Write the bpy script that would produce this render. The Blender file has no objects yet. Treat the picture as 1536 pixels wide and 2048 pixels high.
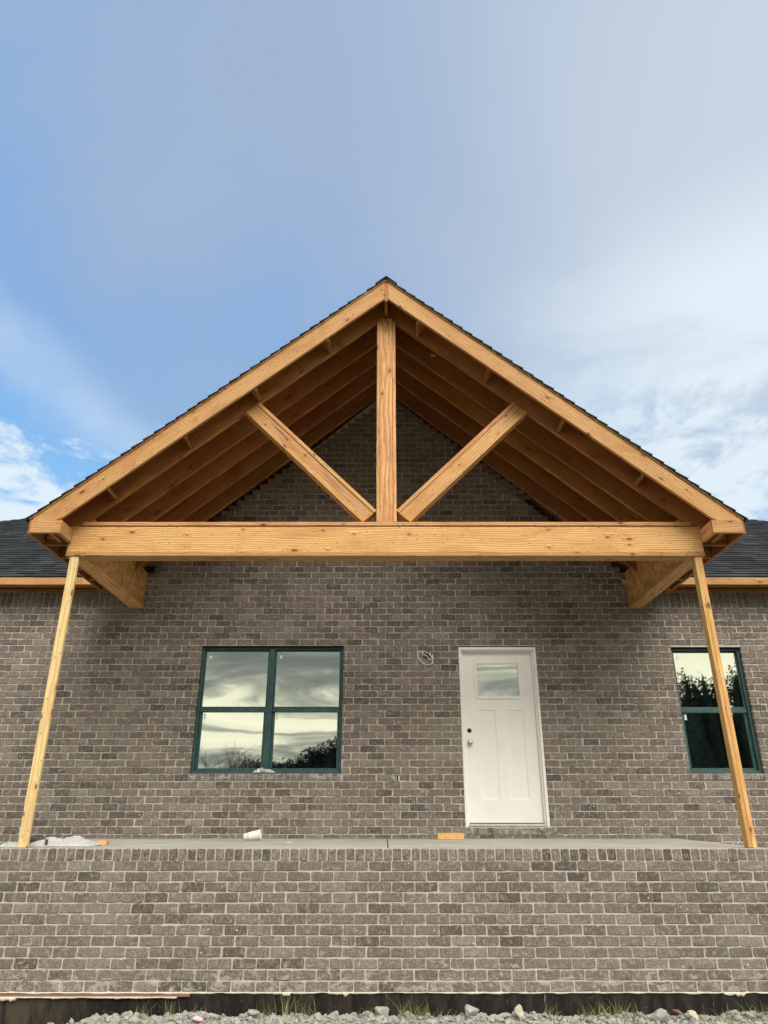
import bpy, bmesh, math, random
from mathutils import Vector, Matrix, noise
R = math.radians
random.seed(7)
scn = bpy.context.scene
COL = scn.collection

# ------------------------------------------------------------------ camera
cd = bpy.data.cameras.new("camera")
cd.sensor_fit = 'VERTICAL'; cd.sensor_height = 24.0; cd.lens = 24.0 * 1420 / 2048
cd.clip_start = 0.1; cd.clip_end = 3000
cam = bpy.data.objects.new("camera", cd); COL.objects.link(cam)
cam.location = (0, 0, 1.5); cam.rotation_euler = (R(90 + 23.03), 0, 0)
scn.camera = cam

# ------------------------------------------------------------------ light and exposure
scn.view_settings.view_transform = 'Standard'
scn.view_settings.look = 'None'
scn.view_settings.exposure = 0.08
scn.view_settings.gamma = 1.0
SUN_EL, SUN_AZ = R(42), R(164)          # behind the camera; azimuth clockwise from +Y
ld = bpy.data.lights.new("sun", 'SUN'); ld.energy = 2.35; ld.angle = R(36); ld.color = (1.0, 0.92, 0.83)
sun = bpy.data.objects.new("sun", ld); COL.objects.link(sun)
sdir = Vector((math.sin(SUN_AZ) * math.cos(SUN_EL), math.cos(SUN_AZ) * math.cos(SUN_EL), math.sin(SUN_EL)))
sun.rotation_euler = (-sdir).to_track_quat('-Z', 'Y').to_euler()
sun.location = sdir * 30


class NT:
    """small wrapper for building node trees"""
    def __init__(s, tree):
        s.t = tree; s.n = tree.nodes; s.l = tree.links
    def node(s, typ, **kw):
        nd = s.n.new(typ)
        for k, v in kw.items(): setattr(nd, k, v)
        return nd
    def put(s, sock, v):
        if isinstance(v, bpy.types.NodeSocket): s.l.new(v, sock)
        elif v is not None:
            if isinstance(v, (tuple, list)) and sock.type == 'RGBA' and len(v) == 3: v = (*v, 1)
            sock.default_value = v
    def math(s, op, a, b=None, c=None, clamp=False):
        nd = s.node('ShaderNodeMath', operation=op, use_clamp=clamp)
        s.put(nd.inputs[0], a); s.put(nd.inputs[1], b); s.put(nd.inputs[2], c)
        return nd.outputs[0]
    def mix(s, f, a, b, mode='MIX'):
        nd = s.node('ShaderNodeMix', data_type='RGBA', blend_type=mode, clamp_factor=True)
        s.put(nd.inputs[0], f); s.put(nd.inputs[6], a); s.put(nd.inputs[7], b)
        return nd.outputs[2]
    def ramp(s, f, stops, interp='LINEAR'):
        nd = s.node('ShaderNodeValToRGB'); cr = nd.color_ramp; cr.interpolation = interp
        while len(cr.elements) > 1: cr.elements.remove(cr.elements[-1])
        for i, (p, c) in enumerate(stops):
            if isinstance(c, (int, float)): c = (c, c, c)
            e = cr.elements[0] if i == 0 else cr.elements.new(p)
            e.position = p; e.color = (*c, 1)
        s.put(nd.inputs[0], f)
        return nd.outputs[0]
    def smooth(s, v, a, b):
        nd = s.node('ShaderNodeMapRange', interpolation_type='SMOOTHSTEP')
        s.put(nd.inputs[0], v); nd.inputs[1].default_value = a; nd.inputs[2].default_value = b
        return nd.outputs[0]
    def noise(s, vec, scale, detail=4, rough=.5, dist=0, dim='3D'):
        nd = s.node('ShaderNodeTexNoise', noise_dimensions=dim)
        s.put(nd.inputs['Vector'], vec)
        nd.inputs['Scale'].default_value = scale; nd.inputs['Detail'].default_value = detail
        nd.inputs['Roughness'].default_value = rough; nd.inputs['Distortion'].default_value = dist
        return nd.outputs['Fac']
    def vec(s, x, y, z):
        nd = s.node('ShaderNodeCombineXYZ')
        for i, v in enumerate((x, y, z)): s.put(nd.inputs[i], v)
        return nd.outputs[0]
    def vmath(s, op, a, b=None):
        nd = s.node('ShaderNodeVectorMath', operation=op)
        s.put(nd.inputs[0], a)
        if b is not None: s.put(nd.inputs[1], b)
        return nd.outputs[0]
    def sep(s, v):
        nd = s.node('ShaderNodeSeparateXYZ'); s.put(nd.inputs[0], v)
        return nd.outputs
    def bump(s, h, strength, dist):
        nd = s.node('ShaderNodeBump'); s.put(nd.inputs['Height'], h)
        nd.inputs['Strength'].default_value = strength; nd.inputs['Distance'].default_value = dist
        return nd.outputs[0]


# ------------------------------------------------------------------ sky
world = bpy.data.worlds.new("World"); scn.world = world; world.use_nodes = True
w = NT(world.node_tree); w.n.clear()
SKY = 0.10
d = w.vmath('NORMALIZE', w.node('ShaderNodeTexCoord').outputs['Generated'])
dx, dy, dz = w.sep(d)
nish = w.node('ShaderNodeTexSky', sky_type='NISHITA', sun_disc=False)
nish.sun_elevation = SUN_EL; nish.sun_rotation = SUN_AZ
nish.air_density = 1.0; nish.dust_density = 0.6; nish.ozone_density = 1.6
zc = w.math('ADD', w.math('MAXIMUM', dz, 0.0), 0.16)
pl = w.vec(w.math('DIVIDE', dx, zc), w.math('DIVIDE', dy, zc), 0.0)
pl_st = w.vmath('MULTIPLY', pl, (0.55, 1.0, 1.0))
n_big = w.noise(w.vmath('ADD', d, (3.1, 0.4, 1.7)), 1.9, 4, .45, .3)
n_mid = w.noise(w.vmath('ADD', pl_st, (7.3, 2.2, 0)), 1.5, 8, .58, .7)
n_fin = w.noise(w.vmath('ADD', pl_st, (1.1, 8.8, 0)), 4.2, 9, .62, .5)
# blue air
air = w.mix(1.0, nish.outputs[0], (1.0, 1.0, 1.0), 'MULTIPLY')
lift = w.mix(w.smooth(dz, .30, .60), (2.8, 5.8, 9.4), (1.9, 4.1, 8.0))
lift = w.mix(0.90, air, lift)
# thin high veil, thicker to the upper right
veil_in = w.math('ADD', w.math('MULTIPLY', dx, 0.9), w.math('MULTIPLY', w.math('SUBTRACT', dz, 0.55), 2.1))
veil_in = w.math('ADD', veil_in, w.math('MULTIPLY', w.math('SUBTRACT', n_big, .5), 1.0))
veil_in = w.math('ADD', veil_in, w.math('MULTIPLY', w.math('SUBTRACT', n_mid, .5), 1.3))
veil = w.smooth(veil_in, -0.62, 0.42)
veil_c = w.mix(w.smooth(w.math('ADD', dx, w.math('MULTIPLY', w.math('SUBTRACT', n_big, .5), .5)), -0.15, 0.5), (3.45, 4.5, 6.15), (5.8, 6.45, 7.25))
c1 = w.mix(w.math('MULTIPLY', veil, .93), lift, veil_c)
# soft white cloud low on the right and in the far left corner
right = w.math('MULTIPLY', w.smooth(dx, 0.08, 0.42), w.math('SUBTRACT', 1.0, w.smooth(dz, 0.58, 0.72)))
left = w.math('MULTIPLY', w.smooth(w.math('MULTIPLY', dx, -1), 0.20, 0.42), w.math('SUBTRACT', 1.0, w.smooth(dz, 0.43, 0.50)))
streak_in = w.math('ADD', w.math('ADD', dz, w.math('MULTIPLY', dx, .62)), w.math('MULTIPLY', w.math('SUBTRACT', n_mid, .5), .22))
streak = w.math('MULTIPLY', w.math('SUBTRACT', 1.0, w.smooth(w.math('ABSOLUTE', w.math('SUBTRACT', streak_in, .245)), 0.0, 0.085)), w.smooth(w.math('MULTIPLY', dx, -1), 0.02, 0.12))
n_puf = w.noise(w.vmath('ADD', w.vmath('MULTIPLY', pl, (1.2, 1.0, 1)), (5.1, 3.3, 0)), 5.5, 10, .64, .3)
hi = w.smooth(w.math('ADD', w.math('MULTIPLY', n_mid, .65), w.math('MULTIPLY', n_fin, .35)), 0.40, 0.57)
lo_ = w.smooth(w.math('ADD', w.math('MULTIPLY', n_mid, .35), w.math('MULTIPLY', n_puf, .65)), 0.44, 0.57)
cl = w.math('MULTIPLY', right, w.mix(w.smooth(dz, .47, .55), lo_, hi))
cl2 = w.math('MULTIPLY', left, w.smooth(w.math('ADD', w.math('ADD', w.math('MULTIPLY', n_puf, .7), w.math('MULTIPLY', n_mid, .3)), w.math('MULTIPLY', w.math('SUBTRACT', .43, dz), 1.3)), 0.47, 0.60))
cl = w.math('MAXIMUM', cl, cl2)
cl = w.math('MAXIMUM', cl, w.math('MULTIPLY', streak, w.math('MULTIPLY', n_mid, w.math('MULTIPLY', n_fin, 1.25))))
c2 = w.mix(w.math('MULTIPLY', cl, .92), c1, (7.5, 8.5, 9.2))
# behind the camera: streaky bright and grey cloud, brightest toward the horizon
pb = w.vmath('MULTIPLY', pl, (0.6, 1.0, 1.0))
nb = w.noise(w.vmath('ADD', pb, (4.4, 1.9, 0)), 1.7, 9, .60, 1.1)
nb2 = w.noise(w.vmath('ADD', d, (2.0, 5.0, 1.0)), 2.6, 3, .5, .4)
bsum = w.math('ADD', w.math('MULTIPLY', nb, .7), w.math('MULTIPLY', nb2, .3))
bsum = w.math('ADD', bsum, w.math('MULTIPLY', w.smooth(dx, .12, .40), .11))
band = w.math('MULTIPLY', w.smooth(dz, .05, .08), w.math('SUBTRACT', 1.0, w.smooth(dz, .11, .17)))
bsum = w.math('ADD', bsum, w.math('MULTIPLY', band, .07))
back = w.ramp(bsum, [(0.40, (.17, .19, .19)), (0.48, (.25, .27, .26)), (0.53, (.46, .47, .42)), (0.58, (.90, .89, .74)), (0.70, (1.0, .99, .82))])
back = w.mix(1.0, back, w.mix(w.smooth(dz, .22, .62), (12.5, 12.1, 11.8), (27.5, 26.3, 26.1)), 'MULTIPLY')
isback = w.smooth(w.math('MULTIPLY', dy, -1), -0.10, 0.35)
c3 = w.mix(isback, c2, back)
bg = w.node('ShaderNodeBackground'); w.put(bg.inputs[0], c3); bg.inputs[1].default_value = SKY
wo = w.node('ShaderNodeOutputWorld'); w.l.new(bg.outputs[0], wo.inputs[0])


# ------------------------------------------------------------------ materials
def mat(name):
    m = bpy.data.materials.new(name); m.use_nodes = True
    t = NT(m.node_tree); t.n.clear()
    o = t.node('ShaderNodeOutputMaterial'); b = t.node('ShaderNodeBsdfPrincipled')
    t.l.new(b.outputs[0], o.inputs[0])
    return m, t, b, o
def setp(t, b, color=None, rough=None, normal=None, metal=None, spec=None, **kw):
    t.put(b.inputs['Base Color'], color); t.put(b.inputs['Roughness'], rough)
    t.put(b.inputs['Normal'], normal); t.put(b.inputs['Metallic'], metal)
    t.put(b.inputs['Specular IOR Level'], spec)

def wood(name, light, dark, red, knot_keep=.72, contrast=1.0):
    m, t, b, o = mat(name)
    oc = t.node('ShaderNodeTexCoord').outputs['Object']
    rnd = t.node('ShaderNodeObjectInfo').outputs['Random']
    off = t.vmath('ADD', oc, t.vec(t.math('MULTIPLY', rnd, 37.0), t.math('MULTIPLY', rnd, 11.0), t.math('MULTIPLY', rnd, 23.0)))
    warp = t.noise(t.vmath('MULTIPLY', off, (1.3, 5, 5)), 1.0, 3)
    # knots: one voronoi cell in a few holds one
    kv = t.node('ShaderNodeTexVoronoi'); ox, oy, oz = t.sep(off); yz = t.math('ADD', oy, oz); t.put(kv.inputs['Vector'], t.vec(t.math('MULTIPLY', ox, 3.4), t.math('MULTIPLY', yz, 8.0), 0)); kv.voronoi_dimensions = '2D'; kv.inputs['Scale'].default_value = 1.0
    ksel = t.math('GREATER_THAN', t.sep(kv.outputs['Color'])[0], knot_keep)
    kd = t.math('MULTIPLY', kv.outputs['Distance'], t.math('ADD', .75, t.math('MULTIPLY', t.sep(kv.outputs['Color'])[2], 1.1)))
    knot = t.math('MULTIPLY', t.math('SUBTRACT', 1.0, t.smooth(kd, 0.07, 0.13)), ksel)
    halo = t.math('MULTIPLY', t.math('SUBTRACT', 1.0, t.smooth(kd, 0.09, 0.42)), ksel)
    # growth rings stretched along the board and bent round the knots
    p = t.vmath('MULTIPLY', off, (0.9, 14, 14))
    py = t.sep(p)
    ring = t.node('ShaderNodeTexWave', wave_type='RINGS', rings_direction='X', wave_profile='SAW')
    t.put(ring.inputs['Vector'], t.vmath('ADD', t.vmath('MULTIPLY', off, (.10, 5.0, 5.0)), t.vec(0, t.math('MULTIPLY', halo, .25), t.math('MULTIPLY', warp, .40))))
    ring.inputs['Scale'].default_value = 2.7; ring.inputs['Distortion'].default_value = 1.1; ring.inputs['Detail'].default_value = 4
    ring.inputs['Detail Scale'].default_value = .8
    fib = t.noise(t.vmath('MULTIPLY', off, (3.0, 110, 110)), 1.0, 4, .6)
    blot = t.noise(t.vmath('MULTIPLY', off, (1.1, 3.2, 3.2)), 1.3, 6, .68, .8)
    g = t.math('ADD', t.math('MULTIPLY', ring.outputs['Fac'], .55 * contrast), t.math('MULTIPLY', fib, .55))
    g = t.smooth(g, .30, .85)
    c = t.mix(t.math('MULTIPLY', g, 1.0), light, dark)
    c = t.mix(t.math('MULTIPLY', t.smooth(blot, .42, .66), .85), c, red)
    c = t.mix(t.math('MULTIPLY', halo, .6), c, red)
    c = t.mix(t.math('MULTIPLY', knot, .85), c, (.13, .045, .018))
    nv = t.node('ShaderNodeTexVoronoi'); t.put(nv.inputs['Vector'], t.vec(t.math('MULTIPLY', ox, 9), t.math('MULTIPLY', yz, 22), 0)); nv.voronoi_dimensions = '2D'; nv.inputs['Scale'].default_value = 1
    nail = t.math('MULTIPLY', t.math('LESS_THAN', nv.outputs['Distance'], .10), t.math('GREATER_THAN', t.sep(nv.outputs['Color'])[1], .80))
    c = t.mix(t.math('MULTIPLY', nail, .7), c, (.10, .06, .035))
    dirt = t.noise(t.vmath('MULTIPLY', off, (2.2, 9, 9)), 2.2, 6, .7, .6)
    c = t.mix(t.math('MULTIPLY', t.smooth(dirt, .60, .74), .40), c, (.16, .12, .085))
    crack = t.noise(t.vmath('MULTIPLY', off, (.9, 48, 48)), 1.0, 2, .4, .3)
    cz = t.smooth(t.noise(t.vmath('MULTIPLY', off, (1.1, 2, 2)), 1.0, 2), .50, .60)
    c = t.mix(t.math('MULTIPLY', t.math('MULTIPLY', t.smooth(crack, .655, .70), cz), .75), c, (.12, .055, .022))
    hsv = t.node('ShaderNodeHueSaturation'); t.put(hsv.inputs['Color'], c)
    t.put(hsv.inputs['Value'], t.math('ADD', .78, t.math('MULTIPLY', rnd, .46)))
    t.put(hsv.inputs['Hue'], t.math('ADD', .492, t.math('MULTIPLY', t.math('FRACT', t.math('MULTIPLY', rnd, 7.3)), .014)))
    setp(t, b, hsv.outputs[0], .62, t.bump(t.math('SUBTRACT', t.math('ADD', fib, t.math('MULTIPLY', ring.outputs['Fac'], .5)), knot), .35, .004), None, .35)
    return m
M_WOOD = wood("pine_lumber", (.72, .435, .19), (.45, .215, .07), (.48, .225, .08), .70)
M_WOOD_SHADE = wood("pine_lumber_shaded", (.46, .235, .075), (.21, .082, .021), (.25, .095, .026), .76)  # same pine, base colour darkened to carry the shade under the roofs
M_PROP2 = wood("yellow_stud", (.78, .50, .20), (.58, .32, .10), (.60, .32, .12), .60)
M_PROP = wood("pale_stud", (.84, .68, .36), (.66, .45, .19), (.70, .46, .22), .60)

def osb():
    m, t, b, o = mat("strand_board")
    oc = t.node('ShaderNodeTexCoord').outputs['Object']
    v1 = t.node('ShaderNodeTexVoronoi'); t.put(v1.inputs['Vector'], t.vmath('ADD', t.vmath('MULTIPLY', oc, (9, 30, 30)), t.vec(0, t.math('MULTIPLY', t.noise(oc, 6, 2), 6), 0)))
    v1.inputs['Scale'].default_value = 1.1
    v2 = t.node('ShaderNodeTexVoronoi'); t.put(v2.inputs['Vector'], t.vmath('MULTIPLY', oc, (28, 12, 12))); v2.inputs['Scale'].default_value = 1.1
    a = t.sep(v1.outputs['Color'])[0]; c_ = t.sep(v2.outputs['Color'])[1]
    k = t.math('MULTIPLY', t.math('ADD', a, c_), .5)
    col = t.ramp(k, [(0.1, (.34, .155, .045)), (.45, (.52, .265, .085)), (.8, (.66, .38, .15)), (1, (.72, .46, .2))])
    setp(t, b, col, .6, t.bump(k, .4, .004))
    return m
M_OSB = osb()

def brick_mat():
    m, t, b, o = mat("wirecut_brick")
    oc = t.node('ShaderNodeTexCoord').outputs['Object']
    isl = t.node('ShaderNodeNewGeometry').outputs['Random Per Island']
    r2 = t.math('FRACT', t.math('MULTIPLY', isl, 17.37)); r3 = t.math('FRACT', t.math('MULTIPLY', isl, 91.7))
    base = t.ramp(isl, [(0.0, (.115, .100, .090)), (.10, (.185, .160, .141)), (.35, (.235, .204, .179)), (.65, (.27, .235, .207)), (.88, (.295, .258, .227)), (1, (.36, .32, .285))])
    base = t.mix(t.math('MULTIPLY', t.math('GREATER_THAN', r2, .88), .38), base, (.235, .150, .120))
    base = t.mix(t.math('MULTIPLY', t.math('GREATER_THAN', r3, .93), .60), base, (.085, .072, .062))
    offs = t.vmath('ADD', oc, t.vec(t.math('MULTIPLY', isl, 9), 0, t.math('MULTIPLY', r2, 9)))
    fine = t.noise(offs, 95, 5, .72)
    blot = t.noise(offs, 22, 5, .65, .4)
    vst = t.noise(t.vmath('MULTIPLY', offs, (150, 60, 22)), 1.0, 4, .6)
    c = t.mix(t.smooth(fine, .38, .60), t.mix(.72, base, (.045, .037, .032)), base)
    c = t.mix(t.math('MULTIPLY', t.smooth(blot, .50, .70), .55), c, (.44, .395, .355))
    c = t.mix(t.math('MULTIPLY', t.smooth(blot, .50, .30), .36), c, (.12, .098, .082))
    c = t.mix(t.math('MULTIPLY', t.smooth(vst, .52, .70), .62), c, (.50, .45, .40))
    big = t.noise(oc, 1.1, 4, .6)
    c = t.mix(t.math('MULTIPLY', t.smooth(big, .48, .70), .20), c, (.42, .385, .345))
    # spatters of mortar
    sp = t.node('ShaderNodeTexVoronoi'); t.put(sp.inputs['Vector'], t.vmath('ADD', offs, t.vec(0, 0, t.math('MULTIPLY', blot, .05)))); sp.inputs['Scale'].default_value = 18
    spot = t.math('MULTIPLY', t.math('LESS_THAN', sp.outputs['Distance'], .13), t.math('GREATER_THAN', t.sep(sp.outputs['Color'])[0], .93))
    c = t.mix(spot, c, (.66, .63, .57))
    low = t.math('MULTIPLY', t.math('SUBTRACT', 1.0, t.smooth(t.sep(oc)[2], .20, .42)), .11)
    eff = t.math('MULTIPLY', t.smooth(t.math('ADD', t.noise(t.vmath('MULTIPLY', oc, (9, 9, 16)), 1, 6, .7, .5), low), .61, .71), .6)
    c = t.mix(eff, c, (.54, .50, .45))
    h = t.math('ADD', t.math('MULTIPLY', fine, .5), t.math('ADD', t.math('MULTIPLY', vst, .8), t.math('MULTIPLY', blot, .8)))
    setp(t, b, c, .92, t.bump(h, .9, .009), None, .15)
    return m
M_BRICK = brick_mat()
def mortar_mat(name, a, c_):
    m, t, b, o = mat(name)
    oc = t.node('ShaderNodeTexCoord').outputs['Object']
    n1 = t.noise(oc, 9, 5, .6); n2 = t.noise(oc, 140, 3, .6)
    c = t.mix(t.smooth(n1, .3, .7), a, c_)
    c = t.mix(t.math('MULTIPLY', t.smooth(n2, .45, .7), .35), c, (.2, .18, .15))
    setp(t, b, c, .95, t.bump(t.math('ADD', n1, n2), .6, .006), None, .1)
    return m
M_MORTAR = mortar_mat("sand_mortar", (.50, .47, .415), (.61, .58, .52))
M_MORTAR_W = mortar_mat("pale_mortar", (.60, .57, .50), (.74, .71, .64))

def simple(name, color, rough=.5, var=.15, scale=20, bump=.2, bd=.002, metal=0, spec=.5, second=None):
    m, t, b, o = mat(name)
    oc = t.node('ShaderNodeTexCoord').outputs['Object']
    n1 = t.noise(oc, scale, 5, .6)
    sec = second or tuple(x * (1 - var * 2) for x in color)
    c = t.mix(t.smooth(n1, .35, .7), color, sec)
    setp(t, b, c, rough, t.bump(t.noise(oc, scale * 5, 3), bump, bd), metal, spec)
    return m
M_DOOR = simple("door_paint", (.89, .885, .86), .38, .02, 3, .06, .001)
M_CASING = simple("casing_paint", (.90, .895, .87), .42, .03, 8, .1, .001)
M_FRAME = simple("green_vinyl", (.020, .072, .076), .42, .12, 14, .12, .001, second=(.048, .108, .108))
M_METAL = simple("satin_nickel", (.62, .60, .56), .28, .05, 10, .02, .001, 1.0)
M_ALU = simple("threshold_metal", (.55, .54, .50), .35, .1, 30, .1, .001, .9)
M_BLACK = simple("dark_hole", (.01, .01, .01), .8, .1, 10)
M_CORD = simple("white_cable", (.85, .83, .76), .5, .03, 30)
M_STICK = simple("white_sticker", (.85, .87, .85), .5, .03, 30)
M_FOAM = simple("white_foam", (.86, .85, .78), .6, .03, 40, .15)
M_RED = simple("dark_red_print", (.12, .045, .035), .6, .1, 30)
M_STONE = simple("limestone", (.40, .40, .37), .9, .18, 14, .6, .006, 0, .2, second=(.25, .245, .22))
M_STONE_W = simple("tan_stone", (.48, .43, .35), .9, .18, 16, .6, .006, 0, .2, second=(.62, .59, .53))
M_REDBRICK = simple("red_clay", (.30, .115, .07), .9, .15, 24, .5, .005, 0, .2, second=(.22, .17, .14))
M_DARKB = simple("dark_clay", (.10, .075, .065), .9, .15, 24, .5, .005, 0, .2)
M_TRUNK = simple("bark", (.09, .07, .055), .9, .2, 8, .6, .02)
M_HILL = simple("hazy_hill", (.16, .19, .20), 1, .1, .02)
M_LEAF = simple("dark_foliage", (.035, .045, .032), .8, .25, 1.5, .2, .02, 0, .1)
M_WALLPLAIN = simple("plain_brick_side", (.20, .165, .13), .9, .1, 8)
M_PINK = simple("pink_white_plastic", (.8, .78, .78), .4, .05, 3, second=(.7, .12, .25))

def concrete():
    m, t, b, o = mat("broom_concrete")
    oc = t.node('ShaderNodeTexCoord').outputs['Object']
    n1 = t.noise(oc, 2.2, 6, .65); n2 = t.noise(t.vmath('MULTIPLY', oc, (3, 160, 3)), 1, 3)
    c = t.mix(t.smooth(n1, .35, .7), (.47, .465, .43), (.38, .37, .335))
    c = t.mix(t.math('MULTIPLY', t.smooth(t.noise(oc, 30, 5, .7), .6, .75), .35), c, (.62, .60, .55))
    c = t.mix(t.math('MULTIPLY', t.smooth(t.noise(oc, 5, 6, .7, .6), .56, .66), .4), c, (.27, .25, .22))
    setp(t, b, c, .88, t.bump(t.math('ADD', n2, n1), .3, .003), None, .25)
    return m
M_CONC = concrete()

def tar():
    m, t, b, o = mat("foundation_tar")
    oc = t.node('ShaderNodeTexCoord').outputs['Object']
    n1 = t.noise(t.vmath('MULTIPLY', oc, (14, 14, 3.5)), 1, 6, .65)
    drip = t.noise(t.vmath('MULTIPLY', oc, (60, 60, 6)), 1, 4, .6)
    zone = t.smooth(t.noise(t.vmath('MULTIPLY', oc, (1.3, 1, .2)), 1, 2), .50, .66)
    c = t.mix(t.smooth(n1, .4, .7), (.012, .011, .010), (.038, .032, .025))
    c = t.mix(t.math('MULTIPLY', t.math('MULTIPLY', t.smooth(drip, .62, .70), zone), .6), c, (.5, .49, .45))
    c = t.mix(t.math('MULTIPLY', t.smooth(t.noise(oc, 45, 5, .7), .64, .70), .5), c, (.32, .30, .25))
    px = t.sep(oc)[0]
    lm = t.math('MULTIPLY', t.math('SUBTRACT', 1.0, t.smooth(px, -3.0, -2.2)), .7)
    c = t.mix(t.math('MULTIPLY', lm, t.smooth(n1, .3, .6)), c, (.075, .062, .042))
    setp(t, b, c, .75, t.bump(n1, .5, .01), None, .2)
    return m
M_TAR = tar()

def shingle():
    m, t, b, o = mat("asphalt_shingle")
    oc = t.node('ShaderNodeTexCoord').outputs['Object']
    isl = t.node('ShaderNodeNewGeometry').outputs['Random Per Island']
    c = t.ramp(isl, [(0, (.013, .015, .017)), (.5, (.024, .027, .031)), (.85, (.036, .039, .043)), (1, (.055, .058, .06))])
    g = t.noise(oc, 260, 2, .7)
    c = t.mix(t.math('MULTIPLY', t.smooth(g, .5, .75), .4), c, (.09, .095, .10))
    setp(t, b, c, .9, t.bump(g, .6, .003), None, .25)
    return m
M_SHINGLE = shingle()

def glass():
    m, t, b, o = mat("coated_glass")
    t.n.remove(b)
    oc = t.node('ShaderNodeTexCoord').outputs['Object']
    bp = t.bump(t.noise(oc, 1.3, 2, .4), .05, .02)
    gl = t.node('ShaderNodeBsdfGlossy'); t.put(gl.inputs['Color'], (.86, .91, .81)); gl.inputs['Roughness'].default_value = .015; t.put(gl.inputs['Normal'], bp)
    tr = t.node('ShaderNodeBsdfTransparent'); t.put(tr.inputs['Color'], (.30, .36, .33))
    mx = t.node('ShaderNodeMixShader'); mx.inputs[0].default_value = .84
    t.l.new(tr.outputs[0], mx.inputs[1]); t.l.new(gl.outputs[0], mx.inputs[2]); t.l.new(mx.outputs[0], o.inputs[0])
    return m
M_GLASS = glass()

def film(name, col, op):
    m, t, b, o = mat(name)
    oc = t.node('ShaderNodeTexCoord').outputs['Object']
    n = t.noise(oc, 28, 5, .6, .8)
    setp(t, b, col, .22, t.bump(n, .8, .012))
    tr = t.node('ShaderNodeBsdfTransparent'); tl = t.node('ShaderNodeBsdfTranslucent'); t.put(tl.inputs[0], col)
    m0 = t.node('ShaderNodeMixShader'); m0.inputs[0].default_value = .35
    t.l.new(b.outputs[0], m0.inputs[1]); t.l.new(tl.outputs[0], m0.inputs[2])
    mx = t.node('ShaderNodeMixShader'); t.put(mx.inputs[0], t.math('ADD', op, t.math('MULTIPLY', t.smooth(n, .4, .7), .3), clamp=True))
    t.l.new(tr.outputs[0], mx.inputs[1]); t.l.new(m0.outputs[0], mx.inputs[2]); t.l.new(mx.outputs[0], o.inputs[0])
    return m
M_BAG = film("milky_film", (.86, .88, .88), .62)
M_CLEAR = film("clear_film", (.9, .93, .92), .45)

def ground_mat():
    m, t, b, o = mat("gravelly_dirt")
    oc = t.node('ShaderNodeTexCoord').outputs['Object']
    v = t.node('ShaderNodeTexVoronoi'); t.put(v.inputs['Vector'], oc); v.inputs['Scale'].default_value = 34
    n = t.noise(oc, 1.2, 6, .65)
    c = t.mix(t.sep(v.outputs['Color'])[0], (.28, .275, .245), (.43, .425, .385))
    far = t.smooth(t.noise(oc, .22, 4, .6), .45, .6)
    c = t.mix(t.math('SUBTRACT', 1.0, t.smooth(t.sep(oc)[1], 5.2, 6.3)), c, t.mix(far, (.15, .125, .09), (.10, .105, .055)))
    c = t.mix(t.math('MULTIPLY', t.smooth(n, .5, .7), .4), c, (.12, .13, .07))
    setp(t, b, c, .95, t.bump(t.math('ADD', v.outputs['Distance'], n), .8, .02), None, .1)
    return m
M_GROUND = ground_mat()
def grass_mat():
    m, t, b, o = mat("grass_blade")
    isl = t.node('ShaderNodeNewGeometry').outputs['Random Per Island']
    c = t.ramp(isl, [(0, (.07, .11, .03)), (.5, (.14, .19, .06)), (.8, (.26, .26, .11)), (1, (.45, .40, .24))])
    setp(t, b, c, .6)
    return m
M_GRASS = grass_mat()

# ------------------------------------------------------------------ object helpers
WM = {}
def link(name, me, parent=None, M=Matrix.Identity(4), mats=()):
    o = bpy.data.objects.new(name, me); COL.objects.link(o)
    for m in mats: me.materials.append(m)
    WM[o.name] = M.copy()
    if parent is not None:
        o.parent = parent
        o.matrix_local = WM[parent.name].inverted() @ M
    else:
        o.matrix_world = M
    return o
def empty(name, loc, parent=None):
    o = bpy.data.objects.new(name, None); COL.objects.link(o)
    M = Matrix.Translation(loc); WM[o.name] = M
    if parent is not None:
        o.parent = parent; o.matrix_local = WM[parent.name].inverted() @ M
    else: o.matrix_world = M
    o.empty_display_size = .2
    return o
def tag(o, label=None, cat=None, group=None, kind=None):
    if label: o['label'] = label
    if cat: o['category'] = cat
    if group: o['group'] = group
    if kind: o['kind'] = kind
    return o
def pymesh(name, V, F, smooth=False, mi=None):
    me = bpy.data.meshes.new(name); me.from_pydata(V, [], F); me.update()
    if smooth: me.polygons.foreach_set('use_smooth', [True] * len(me.polygons))
    if mi: me.polygons.foreach_set('material_index', mi)
    return me
def bm_mesh(name, bm, smooth=False):
    bmesh.ops.recalc_face_normals(bm, faces=bm.faces[:])
    me = bpy.data.meshes.new(name); bm.to_mesh(me); bm.free()
    if smooth: me.polygons.foreach_set('use_smooth', [True] * len(me.polygons))
    return me
def add_box(bm, x0, x1, y0, y1, z0, z1, bev=0.0):
    g = bmesh.ops.create_cube(bm, size=1.0)
    vs = g['verts']
    for v in vs:
        v.co = Vector(((x0 + x1) / 2 + v.co.x * (x1 - x0), (y0 + y1) / 2 + v.co.y * (y1 - y0), (z0 + z1) / 2 + v.co.z * (z1 - z0)))
    if bev > 0:
        es = list({e for v in vs for e in v.link_edges})
        bmesh.ops.bevel(bm, geom=es, offset=bev, segments=2, affect='EDGES', profile=.6)
def boxes(name, parent, m, lst, bev=.002, M=None, loc=None):
    """axis-aligned boxes in world coordinates as one mesh; object origin at the first box"""
    if loc is None:
        b0 = lst[0]; loc = ((b0[0] + b0[1]) / 2, (b0[2] + b0[3]) / 2, (b0[4] + b0[5]) / 2)
    bm = bmesh.new()
    for b in lst:
        add_box(bm, b[0] - loc[0], b[1] - loc[0], b[2] - loc[1], b[3] - loc[1], b[4] - loc[2], b[5] - loc[2], bev)
    return link(name, bm_mesh(name, bm), parent, Matrix.Translation(loc), (m,))
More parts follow.
